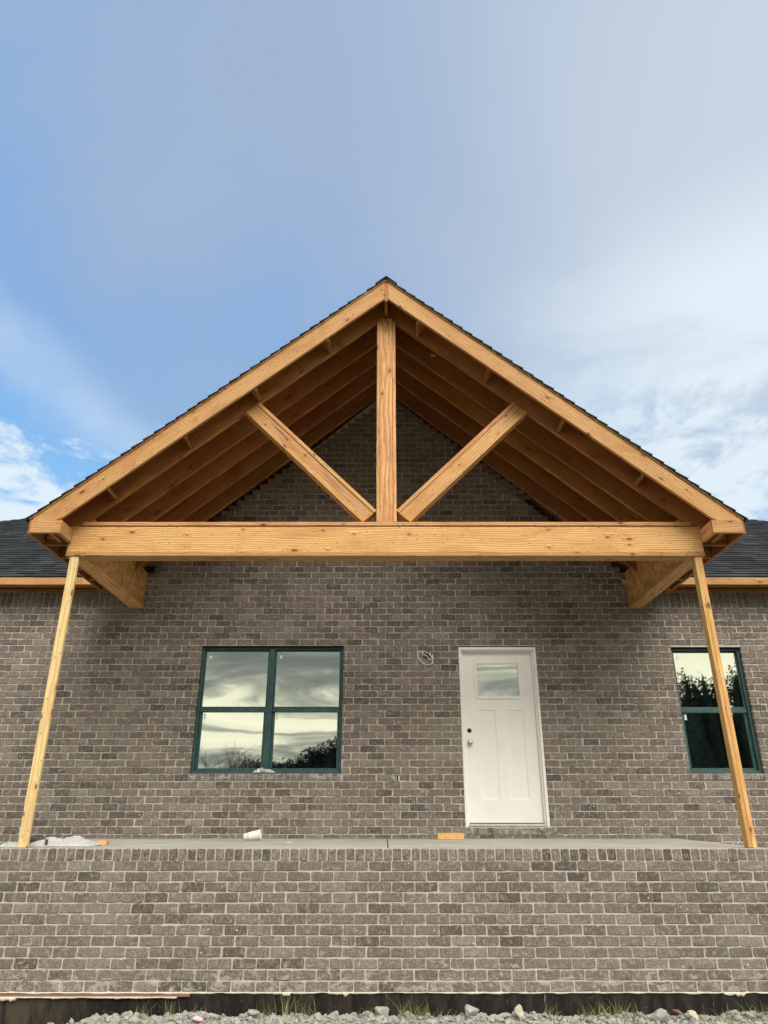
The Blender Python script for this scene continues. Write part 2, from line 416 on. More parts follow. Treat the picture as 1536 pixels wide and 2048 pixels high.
def plank(name, parent, m, p0, p1, up, w_, h_, bev=.003, wob=.0):
    """a board from p0 to p1 (centre line); w_ across, h_ along `up`; local X runs along the grain"""
    p0, p1, up = Vector(p0), Vector(p1), Vector(up)
    ax = (p1 - p0).normalized(); az = (up - ax * up.dot(ax)).normalized(); ay = az.cross(ax)
    L = (p1 - p0).length
    bm = bmesh.new(); add_box(bm, -L / 2, L / 2, -w_ / 2, w_ / 2, -h_ / 2, h_ / 2, bev)
    M = Matrix((ax, ay, az)).transposed().to_4x4(); M.translation = (p0 + p1) / 2
    return link(name, bm_mesh(name, bm), parent, M, (m,))
def prism(name, parent, m, pts, y0, y1, ang, bev=.003):
    """polygon in the XZ plane extruded from y0 to y1; local X tilted by `ang` so the grain follows the board"""
    c = Vector((sum(p[0] for p in pts) / len(pts), (y0 + y1) / 2, sum(p[1] for p in pts) / len(pts)))
    ax = Vector((math.cos(ang), 0, math.sin(ang))); az = Vector((-math.sin(ang), 0, math.cos(ang))); ay = az.cross(ax)
    Mr = Matrix((ax, ay, az)).transposed().to_4x4(); Mr.translation = c
    inv = Mr.inverted()
    bm = bmesh.new()
    a = [bm.verts.new(inv @ Vector((p[0], y0, p[1]))) for p in pts]
    b = [bm.verts.new(inv @ Vector((p[0], y1, p[1]))) for p in pts]
    n = len(pts)
    bm.faces.new(a); bm.faces.new(b[::-1])
    for i in range(n): bm.faces.new((a[i], b[i], b[(i + 1) % n], a[(i + 1) % n]))
    bmesh.ops.recalc_face_normals(bm, faces=bm.faces[:])
    if bev: bmesh.ops.bevel(bm, geom=bm.edges[:], offset=bev, segments=1, affect='EDGES')
    return link(name, bm_mesh(name, bm), parent, Mr, (m,))
def tube_mesh(name, pts, r, n=8, closed=False):
    V, F = [], []
    P = [Vector(p) for p in pts]; k = len(P)
    for i, p in enumerate(P):
        a = P[(i - 1) % k] if (closed or i > 0) else p
        b = P[(i + 1) % k] if (closed or i < k - 1) else p
        t = (b - a).normalized(); ref = Vector((0, 1, 0)) if abs(t.y) < .9 else Vector((1, 0, 0))
        u = t.cross(ref).normalized(); v = t.cross(u)
        rr = r[i] if isinstance(r, (list, tuple)) else r
        for j in range(n):
            an = 2 * math.pi * j / n
            V.append(tuple(p + u * math.cos(an) * rr + v * math.sin(an) * rr))
    for i in range(k if closed else k - 1):
        for j in range(n):
            a = i * n + j; b = i * n + (j + 1) % n; c = ((i + 1) % k) * n + (j + 1) % n; d_ = ((i + 1) % k) * n + j
            F.append((a, b, c, d_))
    if not closed:
        F.append(tuple(range(n))[::-1]); F.append(tuple((k - 1) * n + j for j in range(n)))
    return pymesh(name, V, F, True)

# ------------------------------------------------------------------ key dimensions (metres)
WY = 9.13            # face of the house wall
FY = 6.94            # face of the porch base
CX = 0.026           # porch centre line
SL = 0.845           # porch roof slope
AN = math.atan(SL)
RZ = 7.37            # top of rafters at the ridge
BL, BC, JT = 0.2032, 0.0825, 0.0105   # brick length, course height, joint
Z0W = 1.286          # a bed joint of the house wall
SLABZ = 1.230

house = empty('brick_house', (CX, WY, 0))
tag(house, 'unfinished brown brick house with an open timber gable porch and white front door', 'house')

# ------------------------------------------------------------------ brickwork
class Bricks:
    def __init__(s): s.V, s.F, s.MI = [], [], []
    def brick(s, x0, x1, z0, z1, y, depth=.013, jit=.0020, org=(0, 0, 0)):
        """one brick on a wall facing -Y"""
        w_, h_ = x1 - x0, z1 - z0
        if w_ < .012 or h_ < .012: return
        r = min(.006, w_ * .2, h_ * .2) * random.uniform(.6, 1.6)
        out = []
        nx = 3 if w_ > .12 else 2
        def seg(ax, az, bx, bz, n):
            for i in range(n):
                f = i / n
                out.append((ax + (bx - ax) * f, az + (bz - az) * f))
        seg(x0 + r, z0, x1 - r, z0, nx + 1); seg(x1 - r, z0, x1, z0 + r, 1); seg(x1, z0 + r, x1, z1 - r, 2)
        seg(x1, z1 - r, x1 - r, z1, 1); seg(x1 - r, z1, x0 + r, z1, nx + 1); seg(x0 + r, z1, x0, z1 - r, 1)
        seg(x0, z1 - r, x0, z0 + r, 2); seg(x0, z0 + r, x0 + r, z0, 1)
        pts = [(px + random.gauss(0, jit), pz + random.gauss(0, jit)) for px, pz in out]
        cx, cz = (x0 + x1) / 2, (z0 + z1) / 2
        yo = y + random.gauss(0, .0012); tx, tz = random.gauss(0, .010), random.gauss(0, .018)
        n = len(pts); b = len(s.V)
        ch = .0028
        for ring, (ins, dy) in enumerate(((0, depth), (0, ch), (ch * 1.5, 0))):
            for px, pz in pts:
                fx = 1 - ins * 2 / max(w_, .02); fz = 1 - ins * 2 / max(h_, .02)
                qx, qz = cx + (px - cx) * fx, cz + (pz - cz) * fz
                s.V.append((qx - org[0], yo + dy + (qx - cx) * tx + (qz - cz) * tz - org[1] if ring else yo + dy - org[1], qz - org[2]))
        for k in range(2):
            for i in range(n):
                j = (i + 1) % n
                s.F.append((b + k * n + i, b + k * n + j, b + (k + 1) * n + j, b + (k + 1) * n + i)); s.MI.append(0)
        s.F.append(tuple(b + 2 * n + i for i in range(n))); s.MI.append(0)
    def quad(s, p, mi=1, org=(0, 0, 0)):
        b = len(s.V)
        for q in p: s.V.append((q[0] - org[0], q[1] - org[1], q[2] - org[2]))
        s.F.append((b, b + 1, b + 2, b + 3)); s.MI.append(mi)
    def build(s, name, parent, mats, org):
        me = pymesh(name, s.V, s.F, False, s.MI)
        return link(name, me, parent, Matrix.Translation(org), mats)

def clip(a0, a1, spans):
    """pieces of [a0,a1] left after removing the spans"""
    out = [(a0, a1)]
    for s0, s1 in spans:
        nx = []
        for p0, p1 in out:
            if s1 <= p0 or s0 >= p1: nx.append((p0, p1)); continue
            if s0 > p0: nx.append((p0, s0))
            if s1 < p1: nx.append((s1, p1))
        out = nx
    return out

# openings in the wall: x0, x1, z0, z1
WIN1 = (-2.353, -0.520, 1.946, 3.496)
WIN2 = (3.706, 4.606, 1.946, 3.480)
DOOR = (0.957, 1.963, 1.356, 3.492)
WIN3 = (-7.6, -6.1, 1.946, 3.480)
WIN4 = (7.4, 8.9, 1.946, 3.480)
OPEN = [WIN1, WIN2, DOOR, WIN3, WIN4]
SILLH = 0.072
HX = 11.2
SOLD0 = Z0W + 33 * BC            # underside of the soldier course
EAVEZ = 4.20
def gable_z(x): return 7.37 - SL * abs(x - CX) - .06
def blocked(z0, z1):
    sp = []
    for o in OPEN:
        if z1 > o[2] - (SILLH if o is not DOOR else .082) + .004 and z0 < o[3] - .004:
            # sill bricks replace the running bond just under an opening
            if z0 < o[2] - .004: sp.append((o[0] - .012, o[1] + .012) if o is not DOOR else (o[0] + .004, o[1] + .02))
            else: sp.append((o[0], o[1]))
    return sp
B = Bricks(); org = (CX, WY, 0)
row = -18
while True:
    z0 = Z0W + row * BC; z1 = z0 + BC - JT
    if z0 > 7.2: break
    if z1 < -.1: row += 1; continue
    ph = (-.107 + (row % 2 == 0) * BL / 2 + row * .0012 + random.gauss(0, .005))
    k0 = int((-HX - ph) / BL) - 1
    xm = []
    for k in range(k0, k0 + 116):
        xs = ph + k * BL
        a0, a1 = xs + JT / 2 + random.gauss(0, .0024), xs + BL - JT / 2 + random.gauss(0, .0024)
        a0, a1 = max(a0, -HX), min(a1, HX)
        if a1 - a0 < .02: continue
        mid = (a0 + a1) / 2
        if z0 > SOLD0 - .01 and abs(mid - CX) > 3.26: continue
        if z0 > SOLD0 and z1 > gable_z(mid): continue
        if z1 < 1.20 and abs(mid) < 3.38: continue
        zj = random.gauss(0, .0009)
        for p0, p1 in clip(a0, a1, blocked(z0, z1)):
            edge = abs(p0 - a0) > 1e-6 or abs(p1 - a1) > 1e-6 or any(abs(p0 - o[1]) < .03 or abs(p1 - o[0]) < .03 for o in OPEN)
            zt = z1
            for o in OPEN:
                if p1 > o[0] and p0 < o[1] and z0 < o[3] < z1: pass
            B.brick(p0, p1, z0 + zj, zt + zj, WY, .10 if edge else .013, org=org)
    row += 1
# soldier course under the eaves either side of the porch
for sgn in (-1, 1):
    x = 3.30
    while x < HX:
        xa, xb = x + JT / 2, x + BL * .4 - JT / 2
        a0, a1 = (xa, xb) if sgn > 0 else (-xb, -xa)
        B.brick(a0 + CX * 0, a1, SOLD0 + random.gauss(0, .001), SOLD0 + .20, WY, org=org)
        x += BL * .4
# mortar plane with the openings left out
YM = WY + .0065
zs = sorted({-.1, SOLD0 + .25, 7.1} | {v for o in OPEN for v in (o[2], o[3])})
for a, b_ in zip(zs[:-1], zs[1:]):
    sp = [(o[0], o[1]) for o in OPEN if o[2] < (a + b_) / 2 < o[3]]
    xs0, xs1 = (-HX, HX) if b_ <= SOLD0 + .26 else (-3.37, 3.37)
    if b_ > SOLD0 + .26:
        B.V += [(xs0 - org[0], YM - WY, a), (xs1 - org[0], YM - WY, a), (0, YM - WY, 7.33)]
        n = len(B.V); B.F.append((n - 3, n - 2, n - 1)); B.MI.append(1)
        continue
    for p0, p1 in clip(xs0, xs1, sp):
        B.quad([(p0, YM, a), (p1, YM, a), (p1, YM, b_), (p0, YM, b_)], 1, org)
for o in OPEN:   # mortar-coloured reveals behind the jamb bricks
    x0, x1, z0, z1 = o[0] - .004, o[1] + .004, o[2] - .004, o[3] + .004
    for q in ([(x0, YM, z0), (x0, YM + .2, z0), (x0, YM + .2, z1), (x0, YM, z1)], [(x1, YM + .2, z0), (x1, YM, z0), (x1, YM, z1), (x1, YM + .2, z1)],
              [(x0, YM + .2, z1), (x1, YM + .2, z1), (x1, YM, z1), (x0, YM, z1)], [(x0, YM, z0), (x1, YM, z0), (x1, YM + .2, z0), (x0, YM + .2, z0)]):
        B.quad(q, 1, org)
B.build('front_wall', house, (M_BRICK, M_MORTAR), org)
# steel lintels over the openings
for o in OPEN:
    boxes('lintel', house, M_BLACK, [(o[0] - .05, o[1] + .05, WY + .003, WY + .09, o[3] - .001, o[3] + .006)], .001)

# backing wall, side and rear walls
bk = []
zprev = -.1
def wallpieces(y0, y1):
    L = []
    zz = sorted({-.1, 4.2} | {v for o in OPEN for v in (o[2], o[3])})
    for a, b_ in zip(zz[:-1], zz[1:]):
        for p0, p1 in clip(-HX, HX, [(o[0], o[1]) for o in OPEN if o[2] < (a + b_) / 2 < o[3]]):
            L.append((p0, p1, y0, y1, a, b_))
    return L
boxes('inner_wall', house, M_WALLPLAIN, wallpieces(WY + .205, WY + .32), 0)
boxes('side_wall', house, M_WALLPLAIN, [(-HX, -HX + .2, WY + .33, 19.3, -.1, 4.2)], 0)
boxes('side_wall', house, M_WALLPLAIN, [(HX - .2, HX, WY + .33, 19.3, -.1, 4.2)], 0)
boxes('rear_wall', house, M_WALLPLAIN, [(-HX, HX, 19.31, 19.5, -.1, 4.2)], 0)
boxes('interior_floor', house, M_DARKB, [(-HX + .25, HX - .25, WY + .35, 19.2, 1.0, 1.2)], 0)

# ------------------------------------------------------------------ shingled roofs
def shingles(V, F, org_, u_dir, v_dir, nrm, width, length, left_cut=None, right_cut=None, tab=.24, expo=.142, skip=None, ths=(.012, .014, .018)):
    """courses of tabs on a slope: u across, v up the slope from the eave"""
    o_, u_, v_, n_ = map(Vector, (org_, u_dir, v_dir, nrm))
    k = 0
    while k * expo < length:
        a = k * expo; b_ = min(a + expo + .02, length + .01)
        lc = left_cut(a) if left_cut else 0; rc = right_cut(a) if right_cut else width
        x = lc - random.uniform(0, tab)
        while x < rc:
            x1 = x + tab * random.choice((.55, .8, 1.0, 1.25)); s0, s1 = max(x, lc), min(x1, rc)
            x = x1
            if skip and skip(s0, s1, a): continue
            if s1 - s0 < .01: continue
            th = random.choice(ths); ja = random.choice((0, 0, .006)) + random.gauss(0, .0012)
            i = len(V)
            for (uu, vv, hh) in ((s0, a - ja, 0), (s1, a - ja, 0), (s1, b_, 0), (s0, b_, 0), (s0, a - ja, th), (s1, a - ja, th), (s1, b_, .004), (s0, b_, .004)):
                V.append(tuple(o_ + u_ * uu + v_ * vv + n_ * hh))
            F += [(i, i + 3, i + 2, i + 1), (i + 4, i + 5, i + 6, i + 7), (i, i + 1, i + 5, i + 4), (i + 1, i + 2, i + 6, i + 5), (i + 2, i + 3, i + 7, i + 6), (i + 3, i, i + 4, i + 7)]
        k += 1
# main hipped roof, slope 0.6
EY, EZ, MS = 8.79, 4.325, 0.6
XC, TR = 11.5, 5.0
nn = Vector((0, -MS, 1)).normalized(); vv = Vector((0, 1, MS)).normalized(); vl = math.hypot(1, MS)
V, F = [], []
shingles(V, F, (-XC, EY, EZ), (1, 0, 0), vv, nn, 2 * XC, TR * vl, lambda a: a / vl, lambda a: 2 * XC - a / vl, skip=lambda s0, s1, a: s1 > XC - 3.45 and s0 < XC + 3.5 and a < 1.05)
BY = EY + 2 * TR + 1.6
ridge = EZ + MS * TR
bv = [(-XC, EY, EZ - .01), (-3.45, EY, EZ - .01), (-3.45, EY + .9, EZ + .9 * MS - .01), (3.5, EY + .9, EZ + .9 * MS - .01), (3.5, EY, EZ - .01), (XC, EY, EZ - .01), (XC - TR, EY + TR, ridge - .01), (-XC + TR, EY + TR, ridge - .01),
      (-XC, BY, EZ - .01), (XC, BY, EZ - .01), (XC - TR, BY - TR, ridge - .01), (-XC + TR, BY - TR, ridge - .01)]
i = len(V); V += bv
F += [(i, i + 1, i + 2, i + 3, i + 4, i + 5, i + 6, i + 7), (i + 8, i + 11, i + 10, i + 9), (i + 7, i + 6, i + 10, i + 11), (i, i + 7, i + 11, i + 8), (i + 5, i + 9, i + 10, i + 6)]
rorg = (0, EY, EZ)
V = [(v[0] - rorg[0], v[1] - rorg[1], v[2] - rorg[2]) for v in V]
main_roof = link('main_roof', pymesh('main_roof', V, F), house, Matrix.Translation(rorg), (M_SHINGLE,))
for s0, s1 in ((-XC, -7.6), (-7.6, -3.9), (-3.9, -3.37), (3.42, 5.2), (5.2, 9.0), (9.0, XC)):
    plank('fascia_board', house, M_WOOD, (s0 + .002, EY + .019, EZ - .055), (s1 - .002, EY + .019, EZ - .055), (0, 0, 1), .038, .095)
for s0, s1 in ((-XC, -3.39), (3.44, XC)):
    plank('frieze_board', house, M_WOOD_SHADE, (s0, WY - .02, SOLD0 + .225), (s1, WY - .02, SOLD0 + .225), (0, 0, 1), .04, .045)
    boxes('soffit', house, M_WOOD_SHADE, [(s0, s1, EY + .04, WY + .1, EZ - .055, EZ - .045)], 0)

# ------------------------------------------------------------------ porch roof
V, F = [], []
RL = 3.69 / math.cos(AN)                       # slope length to the eave
Yf, Yb = 6.715, 13.6
for sg in (-1, 1):
    u_ = Vector((0, 1, 0)); v_ = Vector((-sg * math.cos(AN), 0, math.sin(AN))); n_ = Vector((sg * math.sin(AN), 0, math.cos(AN)))
    eave = Vector((CX, Yf, RZ + .016)) - v_ * RL
    shingles(V, F, eave, u_, v_, n_, Yb - Yf, RL, tab=.3, ths=(.023, .024, .026))
# ridge caps
y = Yf - .004
while y < 12.5:
    i = len(V); zt = RZ + .040
    for yy, up in ((y, .016), (y + .16, .006)):
        for sx, dz in ((-.13, -.13 * SL), (0, 0), (.13, -.13 * SL)):
            V.append((CX + sx, yy, zt + dz + up))
        for sx, dz in ((-.13, -.13 * SL), (0, 0), (.13, -.13 * SL)):
            V.append((CX + sx, yy, zt + dz + up - .012))
    a = i
    F += [(a, a + 1, a + 7, a + 6), (a + 1, a + 2, a + 8, a + 7), (a, a + 3, a + 4, a + 1), (a + 1, a + 4, a + 5, a + 2), (a, a + 6, a + 9, a + 3), (a + 2, a + 5, a + 11, a + 8), (a + 3, a + 9, a + 10, a + 4), (a + 4, a + 10, a + 11, a + 5)]
    y += .142
porg = (CX, Yf, RZ)
V = [(v[0] - porg[0], v[1] - porg[1], v[2] - porg[2]) for v in V]
proof = link('porch_roof', pymesh('porch_roof', V, F), house, Matrix.Translation(porg), (M_SHINGLE,))
def zt(x, off=0.0): return RZ - SL * abs(x - CX) - off      # rafter top line, minus a vertical offset
for sg in (-1, 1):
    e = 3.665
    ysp = [(6.728, 7.95), (7.953, 9.12)]
    # sheathing boards, seen from below between the rafters
    for ya, yb in ysp + [(9.14, 13.0)]:
        prism('roof_deck', proof, M_OSB, [(CX, zt(CX) + .0145), (CX + sg * e, RZ - SL * e + .0145), (CX + sg * e, RZ - SL * e + .001), (CX, zt(CX) + .001)][::sg], ya, yb, -sg * AN, 0)
    # rake board in front (plumb cut at the ridge board, cut level behind the eave box)
    rv = .246
    x0, x1 = .019, 3.635
    prism('rake_board', proof, M_WOOD, [(CX + sg * x0, RZ - SL * x0), (CX + sg * x1, RZ - SL * x1), (CX + sg * (x1 - .02), RZ - SL * x1 - .13), (CX + sg * 3.33, RZ - SL * 3.33 - rv), (CX + sg * x0, RZ - SL * x0 - rv)][::sg], 6.742, 6.780, -sg * AN)
    # rafters
    rvv = .307
    for yc in (7.045, 7.45, 7.84, 8.25, 8.66):
        xe = 3.60; ze = RZ - SL * xe
        prism('rafter', proof, M_WOOD_SHADE, [(CX + sg * x0, RZ - SL * x0), (CX + sg * xe, ze), (CX + sg * xe, ze - .14), (CX + sg * 3.42, RZ - SL * 3.42 - rvv), (CX + sg * x0, RZ - SL * x0 - rvv)][::sg], yc - .019, yc + .019, -sg * AN)
        plank('soffit_lookout', proof, M_WOOD_SHADE, (CX + sg * 3.375, yc + .04, 4.165), (CX + sg * 3.622, yc + .04, 4.165), (0, 0, 1), .038, .085)
    # blocks between the rake board and the first rafter
    for xl in ((.80, 1.59, 2.31, 3.05) if sg < 0 else (.50, 1.285, 2.065, 2.85)):
        xx = CX + sg * xl; zz = RZ - SL * xl
        tx, tz = -sg * math.sin(AN), 0
        n_ = Vector((sg * math.sin(AN), 0, math.cos(AN)))
        c_ = Vector((xx, 0, zz)) - n_ * .118
        plank('lookout', proof, M_WOOD_SHADE, (c_.x, 6.782, c_.z), (c_.x, 7.024, c_.z), n_, .038, .185)
    # eave fascia running back to the house
    plank('eave_fascia', proof, M_WOOD_SHADE, (CX + sg * 3.645, 6.742, 4.198), (CX + sg * 3.645, 8.78, 4.198), (0, 0, 1), .038, .150)
    # boxed return at the front corner
    br = plank('eave_return', proof, M_WOOD, (CX + sg * 3.624, 6.722, 4.195), (CX + sg * 3.315, 6.722, 4.195), (0, 0, 1), .037, .141)
    plank('return_side', br, M_WOOD, (CX + sg * 3.335, 6.743, 4.195), (CX + sg * 3.335, 6.996, 4.195), (0, 0, 1), .038, .139)
    plank('return_block', br, M_WOOD_SHADE, (CX + sg * 3.43, 6.743, 4.16), (CX + sg * 3.43, 7.0, 4.16), (0, 0, 1), .038, .07)
plank('ridge_board', proof, M_WOOD_SHADE, (CX, 6.745, RZ - .15), (CX, 9.12, RZ - .15), (0, 0, 1), .036, .29)

boxes('lumber_tag', proof, M_STICK, [(.585, .645, 7.4275, 7.4292, 6.775, 6.805)], 0)

# ------------------------------------------------------------------ porch timber frame
beam = plank('front_beam', house, M_WOOD, (-3.325, 7.08, 4.163), (3.355, 7.08, 4.163), (0, 0, 1), .150, .290)
plank('cap_strip', beam, M_WOOD, (-3.20, 7.08, 4.340), (3.27, 7.08, 4.340), (0, 0, 1), .164, .040)
plank('bottom_strip', beam, M_WOOD, (-3.13, 7.08, 3.996), (3.17, 7.08, 3.996), (0, 0, 1), .170, .038)
for s0, s1 in ((-3.325, -3.133), (3.173, 3.357)):
    plank('end_block', beam, M_WOOD, (s0, 7.077, 3.996), (s1, 7.077, 3.996), (0, 0, 1), .16, .037)
king = plank('king_post', beam, M_WOOD, (CX, 7.075, 4.362), (CX, 7.075, 7.03), (0, -1, 0), .142, .128)
for sx in (-1, 1):
    plank('post_trim', king, M_WOOD, (CX + sx * .0905, 7.072, 4.362), (CX + sx * .0905, 7.072, 7.0 - .02), (0, -1, 0), .037, .142)
for sg in (-1, 1):
    # brace: bottom corner against the king post and beam, top under the rafter
    lo = Vector((CX + sg * .105, 0, 4.495)); lo2 = Vector((CX + sg * .255, 0, 4.361)); dr = Vector((sg * .7071, 0, .7071)).normalized()
    hi, hi2 = Vector((CX + sg * 1.45, 0, 5.845)), Vector((CX + sg * 1.602, 0, 5.712))
    def P(a, b_, f): return a * (1 - f) + b_ * f
    def quad(f0, f1):
        q = [P(lo, lo2, f0), P(hi, hi2, f0), P(hi, hi2, f1), P(lo, lo2, f1)]
        return [(v.x, v.z) for v in q]
    br = prism('brace', beam, M_WOOD, quad(.20, .80), 7.012, 7.130, sg * R(45), .002)
    prism('brace_trim', br, M_WOOD, quad(0, .197), 7.001, 7.145, sg * R(45), .002)
    prism('brace_trim', br, M_WOOD, quad(.803, 1), 7.001, 7.145, sg * R(45), .002)
    # side beams from the front beam to the wall
    xi, xo = (3.212, 3.372)
    sb = plank('side_beam', house, M_OSB, (CX + sg * (xi + .007), 7.157, 4.262), (CX + sg * (xi + .007), WY - .003, 4.262), (0, 0, 1), .014, .456, .001)
    plank('bottom_board', sb, M_WOOD, (CX + sg * 3.289, 7.158, 4.014), (CX + sg * 3.289, WY - .004, 4.014), (0, 0, 1), .170, .038)
    plank('beam_core', sb, M_WOOD_SHADE, (CX + sg * 3.292, 7.158, 4.263), (CX + sg * 3.292, WY - .004, 4.263), (0, 0, 1), .140, .454)

# ------------------------------------------------------------------ porch base
PX0, PX1 = -3.46, 3.45
ZF0 = .1435                                  # underside of the brick
FC = .0813
B = Bricks(); org = (CX, FY, 0)
for r_ in range(12):
    z0 = ZF0 + r_ * FC + JT / 2; z1 = z0 + FC - JT
    ph = -.055 + (r_ % 2) * BL / 2 + r_ * .0025 + random.gauss(0, .004)
    for k in range(-19, 19):
        xs = ph + k * BL
        a0, a1 = max(xs + JT / 2 + random.gauss(0, .0016), PX0), min(xs + BL - JT / 2 + random.gauss(0, .0016), PX1)
        if a1 - a0 < .02: continue
        zj = random.gauss(0, .001)
        B.brick(a0, a1, z0 + zj, z1 + zj, FY, .09 if (a0 < PX0 + .01 or a1 > PX1 - .01) else .013, .0017, org)
ZR0 = ZF0 + 12 * FC
YM2 = FY + .006
B.quad([(PX0, YM2, ZF0 - .003), (PX1, YM2, ZF0 - .003), (PX1, YM2, ZR0 + .002), (PX0, YM2, ZR0 + .002)], 1, org)
B.quad([(PX0, WY, ZF0), (PX0, YM2, ZF0), (PX0, YM2, ZR0), (PX0, WY, ZR0)], 1, org)
B.quad([(PX1, YM2, ZF0), (PX1, WY, ZF0), (PX1, WY, ZR0), (PX1, YM2, ZR0)], 1, org)
base = B.build('porch_base', house, (M_BRICK, M_MORTAR), org)
# rowlock cap
B = Bricks()
x = PX0
while x < PX1 - .03:
    x1 = min(x + .0822, PX1)
    b0 = len(B.V)
    B.brick(x + JT / 2, x1 - JT / 2, ZR0 + .006 + random.gauss(0, .001), SLABZ - .016 + random.gauss(0, .0012), FY - .004, .09, .0012, org)
    x += .0822
B.quad([(PX0, YM2 - .004, ZR0), (PX1, YM2 - .004, ZR0), (PX1, YM2 - .004, SLABZ - .014), (PX0, YM2 - .004, SLABZ - .014)], 1, org)
B.quad([(PX0, YM2 - .004, SLABZ - .014), (PX1, YM2 - .004, SLABZ - .014), (PX1, YM2 + .1, SLABZ - .014), (PX0, YM2 + .1, SLABZ - .014)], 1, org)
B.build('rowlock_cap', base, (M_BRICK, M_MORTAR), org)
# concrete slab with a joint, falling slightly to the front
bm = bmesh.new()
def wedge(x0, x1):
    ys, yb = FY + .012, WY - .001
    v = [bm.verts.new(p) for p in ((x0, ys, 1.10), (x1, ys, 1.10), (x1, yb, 1.10), (x0, yb, 1.10), (x0, ys, 1.2175), (x1, ys, 1.2175), (x1, yb, 1.2345), (x0, yb, 1.2345))]
    fs = [bm.faces.new([v[i] for i in q]) for q in ((3, 2, 1, 0), (4, 5, 6, 7), (0, 1, 5, 4), (1, 2, 6, 5), (2, 3, 7, 6), (3, 0, 4, 7))]
    bmesh.ops.bevel(bm, geom=list({e for f in fs for e in f.edges}), offset=.004, segments=2, affect='EDGES')
wedge(-3.44, .031); wedge(.040, 3.43)
for v in bm.verts: v.co.x -= CX; v.co.y -= FY
link('slab', bm_mesh('slab', bm), base, Matrix.Translation((CX, FY, 0)), (M_CONC,))
boxes('slab_joint', base, M_DARKB, [(.030, .041, FY + .02, WY - .01, 1.11, 1.212)], 0)
# tarred foundation below the brick
fo = boxes('foundation', base, M_TAR, [(PX0, PX1, FY + .012, FY + .2, -.4, ZF0 - .004)], 0)
for a_, b_ in ((-HX, PX0 - .01), (PX1 + .01, HX)): boxes('foundation', house, M_TAR, [(a_, b_, WY + .012, WY + .2, -.4, -.02)], 0)
# a sliver of red clay brick under the left end, and ragged mortar squeezed below the bricks
bm = bmesh.new(); x = PX0
while x < -1.62:
    L_ = random.uniform(.14, .21)
    if 1:
        add_box(bm, x - PX0, min(x + L_ - .001, -1.6) - PX0, -.012, .05, -.034 + random.uniform(0, .006), -.009, .003)
    x += L_
link('clay_ledge', bm_mesh('clay_ledge', bm), base, Matrix.Translation((PX0, FY, ZF0)), (M_REDBRICK,))
def ragged(x0, x1, zt_, amp, y, th, seed, drop=0.0):
    V, F = [], []; n = int((x1 - x0) / .011)
    for i in range(n + 1):
        xx = x0 + (x1 - x0) * i / n
        a = noise.noise(Vector((xx * 9, seed, 0))) * .5 + .5; b_ = noise.noise(Vector((xx * 38, seed, 3))) * .5 + .5
        dn = amp * (.25 + a * .8 + b_ * .7 * a) + drop
        if noise.noise(Vector((xx * 3.1, seed, 9))) > .45: dn += amp * b_ * 2.0
        yj = y + noise.noise(Vector((xx * 30, seed, 5))) * .004
        V += [(xx, yj + th, zt_), (xx, yj, zt_ - .001), (xx, yj - .002, zt_ - dn * .6), (xx, yj + .004, zt_ - dn), (xx, yj + th, zt_ - dn)]
    for i in range(n):
        for k in range(4):
            a = i * 5 + k; F.append((a, a + 5, a + 6, a + 1))
    return V, F
Vr, Fr = ragged(PX0, -1.7, ZF0 - .026, .016, FY - .017, .03, 2.2)
V2, F2 = ragged(-2.2, PX1, ZF0 + .004, .017, FY + .002, .012, 6.6)
k = len(Vr); Vr += V2; Fr += [tuple(i + k for i in f) for f in F2]
V3, F3 = ragged(PX0, -1.7, ZF0 + .003, .012, FY - .0145, .02, 4.4)
k = len(Vr); Vr += V3; Fr += [tuple(i + k for i in f) for f in F3]
V2, F2 = ragged(PX0, PX1, ZR0 + .008, .005, FY + .001, .01, 8.1)
link('mortar_squeeze', pymesh('mortar_squeeze', [(v[0] - CX, v[1] - FY, v[2]) for v in Vr], Fr, True), base, Matrix.Translation((CX, FY, 0)), (M_MORTAR_W,))

